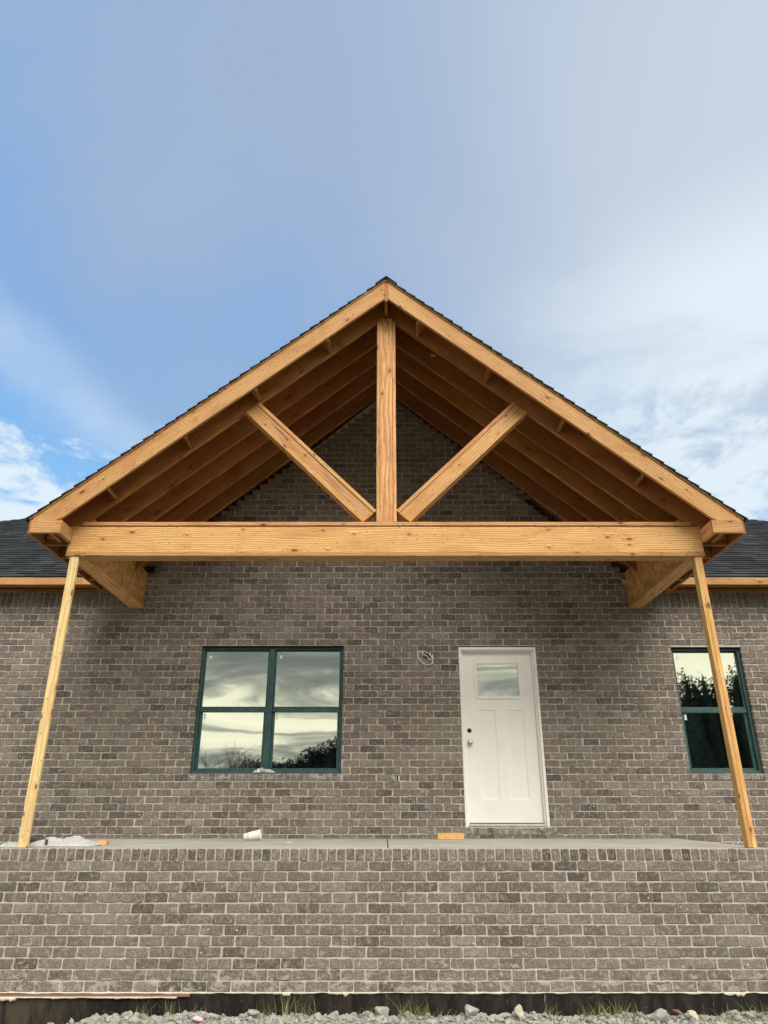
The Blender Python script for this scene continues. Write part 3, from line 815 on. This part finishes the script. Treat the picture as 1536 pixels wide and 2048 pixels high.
# ------------------------------------------------------------------ windows
def frame_ring(x0, x1, z0, z1, y0, y1, wd):
    return [(x0, x0 + wd, y0, y1, z0, z1), (x1 - wd, x1, y0, y1, z0, z1), (x0 + wd, x1 - wd, y0, y1, z0, z0 + wd), (x0 + wd, x1 - wd, y0, y1, z1 - wd, z1)]
def window(o, units, detail=True):
    x0, x1, z0, z1 = o
    x0 += .004; x1 -= .004; z0 += .004; z1 -= .004
    wn = boxes('window', house, M_FRAME, frame_ring(x0, x1, z0, z1, WY + .052, WY + .17, .030), .003)
    zm = z0 + (z1 - z0) * .505
    mw = .075
    cells = []
    if units == 2:
        xm = (x0 + x1) / 2 - .008
        boxes('mullion', wn, M_FRAME, [(xm - mw / 2, xm + mw / 2, WY + .050, WY + .165, z0 + .03, z1 - .03), (xm - .012, xm + .012, WY + .042, WY + .05, z0 + .03, z1 - .03)], .003)
        cells = [(x0 + .03, xm - mw / 2), (xm + mw / 2, x1 - .03)]
    else: cells = [(x0 + .03, x1 - .03)]
    for a, b_ in cells:
        boxes('sash', wn, M_FRAME, frame_ring(a + .001, b_ - .001, zm, z1 - .031, WY + .088, WY + .118, .018), .002)
        boxes('sash', wn, M_FRAME, frame_ring(a + .001, b_ - .001, z0 + .031, zm - .002, WY + .100, WY + .145, .032), .002)
        boxes('meeting_rail', wn, M_FRAME, [(a + .001, b_ - .001, WY + .080, WY + .120, zm - .048, zm - .003)], .003)
        for (za, zb, yy) in ((zm + .012, z1 - .045, WY + .098), (z0 + .055, zm - .03, WY + .115)):
            boxes('pane', wn, M_GLASS, [(a + .012, b_ - .012, yy, yy + .006, za, zb)], 0)
        if detail:
            boxes('sticker', wn, M_STICK, [(a + .055, a + .085, WY + .096, WY + .0975, z1 - .135, z1 - .10)], 0)
            boxes('sticker', wn, M_STICK, [(a + .045, a + .073, WY + .113, WY + .1145, zm - .135, zm - .065)], 0)
    # rowlock sill
    S = Bricks(); so = ((x0 + x1) / 2, WY, z0)
    x = x0 - .012
    while x < x1 - .01:
        xb = min(x + .0822, x1 + .004)
        S.brick(x + .004, xb - .004, z0 - .004 - SILLH + .006, z0 - .006, WY - .022, .12, .0010, so)
        x += .0822
    S.quad([(x0 - .01, WY - .016, z0 - SILLH), (x1 + .003, WY - .016, z0 - SILLH), (x1 + .003, WY - .016, z0 - .006), (x0 - .01, WY - .016, z0 - .006)], 1, so)
    S.quad([(x0 - .01, WY - .016, z0 - .005), (x1 + .003, WY - .016, z0 - .005), (x1 + .003, WY + .1, z0 + .003), (x0 - .01, WY + .1, z0 + .003)], 1, so)
    S.quad([(x0 - .01, WY + .03, z0 - SILLH), (x1 + .003, WY + .03, z0 - SILLH), (x1 + .003, WY - .016, z0 - SILLH), (x0 - .01, WY - .016, z0 - SILLH)], 1, so)
    S.build('sill', wn, (M_BRICK, M_MORTAR), so)
    return wn
w1 = window(WIN1, 2); tag(w1, 'wide green double window with four panes')
w2 = window(WIN2, 1); tag(w2, 'narrow green single window beside the right prop')
window(WIN3, 2, False); window(WIN4, 2, False)

# ------------------------------------------------------------------ door
dx0, dx1, dz0, dz1 = DOOR
dcx = (dx0 + dx1) / 2
door = empty('door', (dcx, WY, dz0), house)
tag(door, 'white panelled door with one small window')
cw = .036
fr = boxes('door_frame', door, M_CASING, [(dx0 + .003, dx0 + cw, WY + .012, WY + .055, dz0, dz1 - .004), (dx1 - cw, dx1 - .003, WY + .012, WY + .055, dz0, dz1 - .004), (dx0 + cw, dx1 - cw, WY + .012, WY + .055, dz1 - cw - .004, dz1 - .004),
    (dx0 + .010, dx0 + .056, WY + .056, WY + .19, dz0, dz1 - .01), (dx1 - .056, dx1 - .010, WY + .056, WY + .19, dz0, dz1 - .01), (dx0 + .056, dx1 - .056, WY + .056, WY + .19, dz1 - .055, dz1 - .01)], .004)
boxes('threshold', door, M_ALU, [(dx0 + .02, dx1 - .02, WY + .02, WY + .19, dz0 - .002, dz0 + .022), (dx0 + .06, dx1 - .06, WY + .06, WY + .14, dz0 + .0225, dz0 + .034)], .002)
# slab of the door: stiles and rails round the light, with two sunk panels
sx0, sx1, sz0, sz1 = dx0 + .058, dx1 - .058, dz0 + .046, dz1 - .057
DY = WY + .100
gx0, gx1, gz0, gz1 = 1.190, 1.728, 2.872, 3.290
lst = [(sx0, gx0, DY, DY + .04, gz0, sz1), (gx1, sx1, DY, DY + .04, gz0, sz1), (gx0, gx1, DY, DY + .04, gz1, sz1)]
px = [(1.183, 1.407), (1.531, 1.757)]; pz0, pz1 = 1.660, 2.706
lst += [(sx0, sx1, DY, DY + .04, pz1, gz0), (sx0, sx1, DY, DY + .04, sz0, pz0), (sx0, px[0][0], DY, DY + .04, pz0, pz1), (px[0][1], px[1][0], DY, DY + .04, pz0, pz1), (px[1][1], sx1, DY, DY + .04, pz0, pz1)]
leaf = boxes('door_leaf', door, M_DOOR, lst, 0)
bm = bmesh.new()
for a, b_ in px:      # bevelled sunk panels
    ys = [(0, DY + .0005), (.012, DY + .009), (.020, DY + .009)]
    rings = []
    for ins, yy in ys:
        rings.append([bm.verts.new((X - dcx, yy - WY, Z - dz0)) for X, Z in ((a + ins, pz0 + ins), (b_ - ins, pz0 + ins), (b_ - ins, pz1 - ins), (a + ins, pz1 - ins))])
    for r0, r1 in zip(rings[:-1], rings[1:]):
        for i in range(4): bm.faces.new((r0[i], r0[(i + 1) % 4], r1[(i + 1) % 4], r1[i]))
    bm.faces.new(rings[-1])
link('door_panel', bm_mesh('door_panel', bm), door, Matrix.Translation((dcx, WY, dz0)), (M_DOOR,))
boxes('glazing_frame', door, M_CASING, frame_ring(gx0 - .030, gx1 + .030, gz0 - .030, gz1 + .030, DY - .012, DY - .0005, .034), .004)
boxes('door_glass', door, M_GLASS, [(gx0, gx1, DY + .010, DY + .016, gz0, gz1)], 0)
boxes('sticker', door, M_STICK, [(gx1 - .055, gx1 - .040, DY + .008, DY + .0095, gz0 + .06, gz0 + .078)], 0)
def lathe(name, parent, m, prof, loc, axis, n=28):
    V, F = [], []
    for (t_, r_) in prof:
        for j in range(n):
            a = 2 * math.pi * j / n
            c, s_ = math.cos(a) * r_, math.sin(a) * r_
            V.append((c, t_, s_) if axis == 'Y' else ((t_, c, s_) if axis == 'X' else (c, s_, t_)))
    for i in range(len(prof) - 1):
        for j in range(n): F.append((i * n + j, i * n + (j + 1) % n, (i + 1) * n + (j + 1) % n, (i + 1) * n + j))
    me = pymesh(name, V, F, True)
    return link(name, me, parent, Matrix.Translation(loc), (m,))
lathe('knob', door, M_METAL, [(0, .034), (-.006, .034), (-.008, .016), (-.028, .013), (-.034, .024), (-.046, .030), (-.058, .027), (-.064, .018), (-.065, .0001)], (1.068, DY - .0005, 2.311), 'Y')
lathe('bolt_hole', door, M_BLACK, [(-.001, .0275), (-.0015, .0001)], (1.066, DY - .0005, 2.456), 'Y')
# rowlock under the door
S = Bricks(); so = (dcx, WY, dz0)
x = dx0 + .006
while x < dx1 + .01:
    S.brick(x + .004, x + .078, dz0 - .082, dz0 - .008, WY - .004, .1, .0012, so); x += .0822
S.quad([(dx0, WY + .004, dz0 - .086), (dx1 + .02, WY + .004, dz0 - .086), (dx1 + .02, WY + .004, dz0 - .004), (dx0, WY + .004, dz0 - .004)], 1, so)
S.quad([(dx0, WY + .004, dz0 - .006), (dx1, WY + .004, dz0 - .006), (dx1, WY + .1, dz0 - .004), (dx0, WY + .1, dz0 - .004)], 1, so)
S.build('door_sill', door, (M_BRICK, M_MORTAR), so)

# ------------------------------------------------------------------ wiring roughed in on the wall
jb = boxes('junction_box', house, M_BLACK, [(.500, .590, WY - .004, WY + .01, 3.345, 3.415)], .002)
pts = []
for i in range(40):
    a = 2 * math.pi * i / 40
    u_, v_ = math.cos(a) * .110, math.sin(a) * .070
    cc, ss = math.cos(R(-38)), math.sin(R(-38))
    pts.append((.528 + u_ * cc - v_ * ss, WY - .022 - .012 * math.sin(a * 2), 3.340 + u_ * ss + v_ * cc))
link('cable_loop', tube_mesh('cable_loop', pts, .0056, 8, True), jb, Matrix.Identity(4), (M_CORD,))
link('cable', tube_mesh('cable', [(.480, WY - .012, 3.408), (.51, WY - .03, 3.392), (.55, WY - .032, 3.362), (.585, WY - .022, 3.322), (.60, WY - .012, 3.312), (.625, WY - .018, 3.335), (.620, WY - .02, 3.385)], .0056), jb, Matrix.Identity(4), (M_CORD,))
link('cable', tube_mesh('cable', [(.494, WY - .008, 3.420), (.496, WY - .010, 3.372), (.525, WY - .012, 3.362)], .0055), jb, Matrix.Identity(4), (M_CORD,))
link('cable', tube_mesh('cable', [(.592, WY - .008, 3.415), (.592, WY - .012, 3.365)], .0065), jb, Matrix.Identity(4), (M_CORD,))
ob = boxes('outlet_box', house, M_BLACK, [(.083, .176, WY - .004, WY + .01, 1.865, 1.922)], .002)
boxes('box_rim', ob, M_CORD, [(.172, .185, WY - .010, WY - .0045, 1.864, 1.922)], .001)
for q in ([(.088, 1.918), (.10, 1.895), (.087, 1.868)], [(.104, 1.916), (.122, 1.89), (.108, 1.868)], [(.138, 1.918), (.121, 1.905), (.120, 1.885), (.135, 1.868), (.152, 1.872)], [(.150, 1.908), (.143, 1.89), (.150, 1.872)]):
    link('wire', tube_mesh('wire', [(a, WY - .012, b_) for a, b_ in q], .0042), ob, Matrix.Identity(4), (M_CORD,))

# ------------------------------------------------------------------ temporary props
p1 = plank('timber_prop', None, M_PROP, (-3.236, 7.028, 1.222), (-3.236, 7.028, 3.976), (0, -1, 0), .089, .038)
tag(p1, 'pale yellow stud propping the left end of the porch beam', 'prop')
pr = empty('timber_prop', (3.300, 7.05, 1.222))
tag(pr, 'orange doubled stud propping the right end of the porch beam', 'prop')
plank('stud', pr, M_PROP2, (3.317, 7.055, 1.222), (3.300, 7.055, 3.976), (0, -1, 0), .038, .089)
plank('stud', pr, M_PROP2, (3.278, 7.058, 1.222), (3.262, 7.058, 3.976), (0, -1, 0), .037, .089)

# ------------------------------------------------------------------ things lying on the slab
def blob(name, m, cx, cy, z0, lx, ly, hz, seed, nx=46, ny=26, ridges=.6, parent=None, peak=None):
    """crumpled film lying on a surface: upper sheet with folds, closed below"""
    V, F = [], []
    for j in range(ny + 1):
        for i in range(nx + 1):
            u_, v_ = i / nx * 2 - 1, j / ny * 2 - 1
            rr = math.sqrt(u_ * u_ + v_ * v_)
            ed = 1 + .22 * noise.noise(Vector((math.atan2(v_, u_) * 1.3, seed, 0)))
            fall = max(0, 1 - (max(abs(u_), abs(v_)) ** 3 * .55 + rr ** 2 * .45) / ed)
            n1 = noise.noise(Vector((u_ * 2.2 + v_, v_ * 2.0, seed))); n2 = abs(noise.noise(Vector((u_ * 6 + v_ * 3, v_ * 5 - u_ * 2, seed + 4))))
            h = hz * (fall ** .6) * (.72 + .45 * n1 + ridges * .55 * n2)
            if peak:
                for (a, b_, c_, s_) in peak: h += c_ * math.exp(-((u_ - a) ** 2 + (v_ - b_) ** 2) / s_)
            V.append((u_ * lx * ed, v_ * ly * ed, max(h, .001)))
    for j in range(ny):
        for i in range(nx):
            a = j * (nx + 1) + i; F.append((a, a + 1, a + nx + 2, a + nx + 1))
    return link(name, pymesh(name, V, F, False), parent, Matrix.Translation((cx, cy, z0)), (m,))
bag = blob('plastic_sheet', M_BAG, -3.03, 7.36, 1.224, .32, .17, .068, 1.3, peak=[(-.30, -.3, .035, .03), (.30, .3, .03, .10)])
tag(bag, 'crumpled milky plastic sheet with a dark red mark, beside the left prop', 'plastic sheet')
boxes('printed_mark', bag, M_RED, [(-3.118, -3.090, 7.193, 7.199, 1.226, 1.285)], .001)
bag2 = blob('plastic_sheet', M_BAG, -3.40, 7.16, 1.221, .105, .07, .045, 5.2, 24, 16)
tag(bag2, 'small grey plastic scrap at the slab corner, left of the left prop', 'plastic sheet')
t = boxes('brick_piece', None, M_DARKB, [(-3.42, -3.28, 7.30, 7.37, 1.223, 1.283)], .005)
tag(t, 'dark broken brick lying behind the left prop', 'brick')
t = boxes('wood_offcut', None, M_PROP2, [(-2.75, -2.66, 7.50, 7.58, 1.223, 1.262)], .003)
tag(t, 'small square offcut of lumber at the right end of the plastic sheet', 'wood offcut')
t = boxes('wood_offcut', None, M_PROP2, [(.614, .914, 8.90, 8.99, 1.234, 1.290), (.616, .91, 8.905, 8.985, 1.2905, 1.298)], .003)
tag(t, 'longer wood block lying on the slab left of the door', 'wood offcut')
# foam cup on its side, resting on rim and foot
cup = lathe('foam_cup', None, M_FOAM, [(0, .0001), (0, .030), (.006, .033), (.055, .0385), (.056, .0405), (.062, .041), (.176, .053), (.180, .0575), (.186, .0575), (.188, .053), (.184, .050), (.10, .040), (.012, .029), (.012, .0001)], (-1.545, 8.60, 1.233 + .033), 'X')
cup.rotation_euler = (0, R(-7.6), R(4))
tag(cup, 'white foam cup lying on its side on the porch slab', 'cup')
# limp clear wrapper on the window sill
wr = blob('plastic_wrapper', M_CLEAR, -1.46, 9.165, 1.958, .14, .020, .045, 9.7, 30, 8, 1.4)
tag(wr, 'clear plastic wrapper lying on the sill of the wide window', 'wrapper')
boxes('seal_band', wr, M_STICK, [(-1.535, -1.505, 9.138, 9.142, 1.961, 2.003)], .001)
ch = boxes('mortar_chip', None, M_MORTAR_W, [(-.99, -.93, 7.9, 7.93, 1.2265, 1.236)], .003)
tag(ch, 'pale chip of mortar lying on the middle of the slab', 'mortar chip')

# ------------------------------------------------------------------ ground
def gz(x, y):
    b_ = .055 * max(0, min(1, (x + 2.75) / .7)) + .02 * noise.noise(Vector((x * 1.4, y, 0)))
    b_ += .035 * noise.noise(Vector((x * 2.9, y * 2.9, 4))) + .022 * noise.noise(Vector((x * 9, y * 9, 2)))
    dist = max(0, (6.2 - y) / 3)
    fade = max(0, 1 - dist)
    if y > FY + .1 or abs(x) > 6: fade *= .2
    return (b_ * fade) - .073 - (.035 if x < -2.4 else 0) * fade
V, F = [], []
xs = [-600, -300, -150, -80, -40, -20, -12, -8] + [-6 + i * .08 for i in range(151)] + [8, 12, 20, 40, 80, 150, 300, 600]
ys = [-900, -400, -200, -100, -60, -30, -15, -8, -3, 0, 2, 3.5, 4.6] + [5.0 + i * .08 for i in range(27)] + [7.3, 8, 9.2, 12, 20, 30, 60, 150, 400]
for yy in ys:
    for xx in xs: V.append((xx, yy, gz(xx, yy)))
nx = len(xs)
for j in range(len(ys) - 1):
    for i in range(nx - 1):
        a = j * nx + i; F.append((a, a + 1, a + nx + 1, a + nx))
gr = link('ground', pymesh('ground', V, F, True), None, Matrix.Identity(4), (M_GROUND,))
tag(gr, kind='structure')

def rock_into(V, F, c, r, sx=1, sy=1, sz=1, seed=0, sub=2, rough=.35):
    bm = bmesh.new(); bmesh.ops.create_icosphere(bm, subdivisions=sub, radius=1)
    bm.verts.ensure_lookup_table(); k = len(V)
    for v in bm.verts:
        p = v.co.normalized()
        q = 1 + rough * noise.noise(p * 1.3 + Vector((seed, 0, 0))) + rough * .5 * noise.noise(p * 3.2 + Vector((seed, 7, 0)))
        # flatten a few sides so the stone looks broken
        for n_ in range(6):
            h = noise.random_unit_vector() if False else Vector((math.sin(seed * 3 + n_ * 2.1), math.cos(seed * 5 + n_ * 1.3), math.sin(seed + n_ * 4))).normalized()
            dd = p.dot(h) * q
            if dd > .64: q *= .64 / dd
        V.append((c[0] + p.x * q * r * sx, c[1] + p.y * q * r * sy, c[2] + p.z * q * r * sz))
    for f in bm.faces: F.append(tuple(k + v.index for v in f.verts))
    bm.free()
# loose rubble heaped along the foundation
V, F = [], []
random.seed(21)
for i in range(4200):
    x = random.uniform(-3.7, 3.7); y = FY - abs(random.gauss(0, .2))
    if y < 6.1: continue
    if x < -2.45 and random.random() < .82: continue
    r = random.choice((.006, .008, .008, .010, .010, .012, .014, .018, .024)) * random.uniform(.8, 1.4)
    if y > FY - r: y = FY - r
    rock_into(V, F, (x, y, gz(x, y) + r * .3 + .002), r, random.uniform(.8, 1.4), random.uniform(.8, 1.2), random.uniform(.6, 1.0), random.uniform(0, 90), 1 if r < .02 else 2)
g = link('gravel', pymesh('gravel', V, F), None, Matrix.Identity(4), (M_STONE,))
tag(g, 'pale grey gravel and rubble heaped along the black foundation', 'gravel', kind='stuff')
# the stones one can single out
stones = [
    ('rounded tan stone standing against the foundation below the door', 1.085, 6.80, .050, .9, .8, 1.15, M_STONE_W),
    ('flat white stone just left of the rounded tan stone', .945, 6.76, .045, 1.5, .8, .55, M_STONE),
    ('broad white lump of limestone left of the door, against the black foundation', .70, 6.83, .058, 1.1, .8, .9, M_STONE),
    ('pale pointed stone below the middle of the brick base', -.02, 6.82, .055, 1.2, .8, .95, M_STONE),
    ('leaning grey slab of stone near the right end of the foundation', 2.20, 6.79, .062, 1.1, .7, .85, M_STONE),
    ('pale round stone beside the orange clay shard', 2.48, 6.82, .048, 1.05, .8, .95, M_STONE_W),
    ('squat grey stone left of the middle, under the wide window', -1.05, 6.81, .042, 1.3, .9, .8, M_STONE)]
for i, (lb, x, y, r, sx, sy, sz, m_) in enumerate(stones):
    V, F = [], []
    rock_into(V, F, (0, 0, r * sz * .55), r, sx, sy, sz, 3.7 * i + 1.1, 3, .3)
    s_ = link('stone', pymesh('stone', V, F), None, Matrix.Translation((x, y, gz(x, y) + .02)), (m_,))
    tag(s_, lb, 'stone', 'larger stones along the foundation')
V, F = [], []
rock_into(V, F, (0, 0, .012), .04, 1.3, .7, .42, 8.8, 2)
t = link('clay_shard', pymesh('clay_shard', V, F), None, Matrix.Translation((2.36, 6.83, gz(2.36, 6.83) + .045)), (M_REDBRICK,)); t.rotation_euler = (0, R(18), 0)
tag(t, 'orange shard of broken clay brick lying on the gravel', 'brick shard')
V, F = [], []
rock_into(V, F, (0, 0, .012), .034, 1.6, 1, .6, 4.1, 2)
t = link('plastic_scrap', pymesh('plastic_scrap', V, F, True), None, Matrix.Translation((-1.46, 6.66, gz(-1.46, 6.66) + .02)), (M_PINK,))
tag(t, 'small pink and white plastic scrap on the gravel at bottom left', 'litter')
# grass blades growing through the gravel
V, F = [], []
tufts = [(-3.25, .10), (-3.0, .07), (-2.6, .05), (-1.95, .15), (-1.72, .17), (-1.5, .10), (-.95, .15), (-.78, .22), (-.62, .18), (.16, .15), (.20, .20), (.30, .14), (-.15, .08), (.42, .1), (1.9, .13), (2.0, .09), (1.62, .12), (1.7, .16), (1.8, .12), (2.95, .16), (3.05, .14), (1.35, .1), (2.55, .07), (-2.25, .06), (2.75, .10), (1.95, .15), (3.3, .06), (.58, .08)]
for tx, hh in tufts:
    for b_ in range(random.randint(12, 22)):
        x = tx + random.gauss(0, .045); y = min(FY - .012, 6.83 + random.gauss(0, .04)); z = gz(x, y)
        L_ = hh * random.uniform(.5, 1.15); az = random.uniform(0, 6.28); lean = random.uniform(.1, .9); wd = random.uniform(.0014, .0032)
        pr_ = None; k = len(V)
        for s_ in range(5):
            f_ = s_ / 4
            off = lean * L_ * f_ ** 1.7
            c_ = Vector((x + math.cos(az) * off, min(y + math.sin(az) * off * .6, FY + .002), z + L_ * f_ * (1 - .28 * lean * f_)))
            ww = wd * (1 - f_ * .9)
            V += [(c_.x - ww, c_.y, c_.z), (c_.x + ww, c_.y - ww * .4, c_.z)]
            if s_: F.append((k + s_ * 2 - 2, k + s_ * 2 - 1, k + s_ * 2 + 1, k + s_ * 2))
g = link('grass', pymesh('grass', V, F), None, Matrix.Identity(4), (M_GRASS,))
tag(g, 'sparse green and dry grass blades sprouting at the foundation', 'grass', kind='stuff')

# ------------------------------------------------------------------ the land behind the camera, which the windows mirror
V, F = [], []
nxx, nyy = 60, 10
for j in range(nyy + 1):
    for i in range(nxx + 1):
        x = -260 + 560 * i / nxx; y = -120 - 130 * j / nyy
        prof = math.sin(math.pi * j / nyy)
        h = (5 + 18 * max(0, min(1, (x + 60) / 130)) + 6 * noise.noise(Vector((x * .012, 0, 2)))) * prof
        V.append((x, y, h - 1))
for j in range(nyy):
    for i in range(nxx):
        a = j * (nxx + 1) + i; F.append((a, a + nxx + 1, a + nxx + 2, a + 1))
hl = link('hills', pymesh('hills', V, F, True), None, Matrix.Identity(4), (M_HILL,))
tag(hl, kind='structure')
def leaves(V, F, c, rx, ry, rz, n, s):
    for i in range(n):
        while True:
            p = Vector((random.uniform(-1, 1), random.uniform(-1, 1), random.uniform(-1, 1)))
            if p.length < 1 and random.random() < .25 + .75 * p.length: break
        q = Vector((c[0] + p.x * rx, c[1] + p.y * ry, c[2] + p.z * rz))
        a = Vector((random.gauss(0, 1), random.gauss(0, 1), random.gauss(0, 1))).normalized(); b_ = a.orthogonal().normalized()
        ss = s * random.uniform(.5, 1.4); k = len(V)
        V += [tuple(q - a * ss), tuple(q + b_ * ss * .6), tuple(q + a * ss), tuple(q - b_ * ss * .6)]; F.append((k, k + 1, k + 2, k + 3))
V, F = [], []
random.seed(5)
def woodtop(x): return 6.5 + .8 * noise.noise(Vector((x * .5, 1, 0))) + (.42 * (min(x, -4) + 10.7) + .165 * (min(max(x, -4), 48) + 4) if x > -10.7 else 0)
for x in [-13.5 + i * 1.35 for i in range(70)]:
    for lay in range(2):
        xx = x + random.uniform(-.8, .8); yy = -58 - lay * 5 + random.uniform(-2, 2)
        tp = woodtop(xx) * random.uniform(.93, 1.03)
        leaves(V, F, (xx, yy, tp * .55), 1.9, 1.9, tp * .5, 260, .17)
        leaves(V, F, (xx, yy, tp * .86), 1.3, 1.3, tp * .14, 330, .13)
        rock_into(V, F, (xx + 1, yy - 1, tp * .34), 1.0, 2.3, 1.5, tp * .42, xx + 3, 2, .3)
        rock_into(V, F, (xx, yy, tp * .44), 1.0, 1.25, 1.2, tp * .50, xx, 3, .5)
wd = link('woodland', pymesh('woodland', V, F), None, Matrix.Identity(4), (M_LEAF,))
tag(wd, 'dark line of woods mirrored in the windows', 'woods', kind='stuff')
# a bare tree whose reflection stands in the lower left pane
bt = empty('bare_tree', (-15.0, -50, 0)); tag(bt, 'bare branching tree mirrored in the lower left window pane', 'tree')
random.seed(11)
V, F = [], []
def limb(p, dr, L_, r, depth):
    pts = [p]; q = p.copy(); d_ = dr.copy()
    for i in range(4):
        d_ = (d_ + Vector((random.gauss(0, .12), random.gauss(0, .12), random.gauss(0, .06)))).normalized()
        q = q + d_ * L_ / 4; pts.append(q.copy())
    me = tube_mesh('tmp', pts, [r * (1 - .12 * i) for i in range(5)], 5)
    k = len(V); V.extend([tuple(v.co) for v in me.vertices]); F.extend([tuple(k + i for i in f.vertices) for f in me.polygons])
    bpy.data.meshes.remove(me)
    if depth:
        for i in range(4 if depth > 2 else 3):
            s_ = pts[random.choice((2, 3, 4, 4))]
            nd = (d_ + Vector((random.gauss(0, .75), random.gauss(0, .75), random.uniform(-.1, .5)))).normalized()
            limb(s_, nd, L_ * random.uniform(.55, .8), r * .55, depth - 1)
limb(Vector((0, 0, -.2)), Vector((0, 0, 1)), 2.4, .17, 0)
nt = len(V)
trunk = link('trunk', pymesh('trunk', V[:], F[:], True), bt, Matrix.Translation((-15.0, -50, 0)), (M_TRUNK,))
V.clear(); F.clear()
for k_ in range(6):
    limb(Vector((0, 0, 2.0 + .1 * k_)), Vector((math.cos(k_ * 1.05) * .8, math.sin(k_ * 1.05) * .8, .75)).normalized(), 2.6, .085, 4)
link('branches', pymesh('branches', V, F, True), bt, Matrix.Translation((-15.0, -50, 0)), (M_TRUNK,))
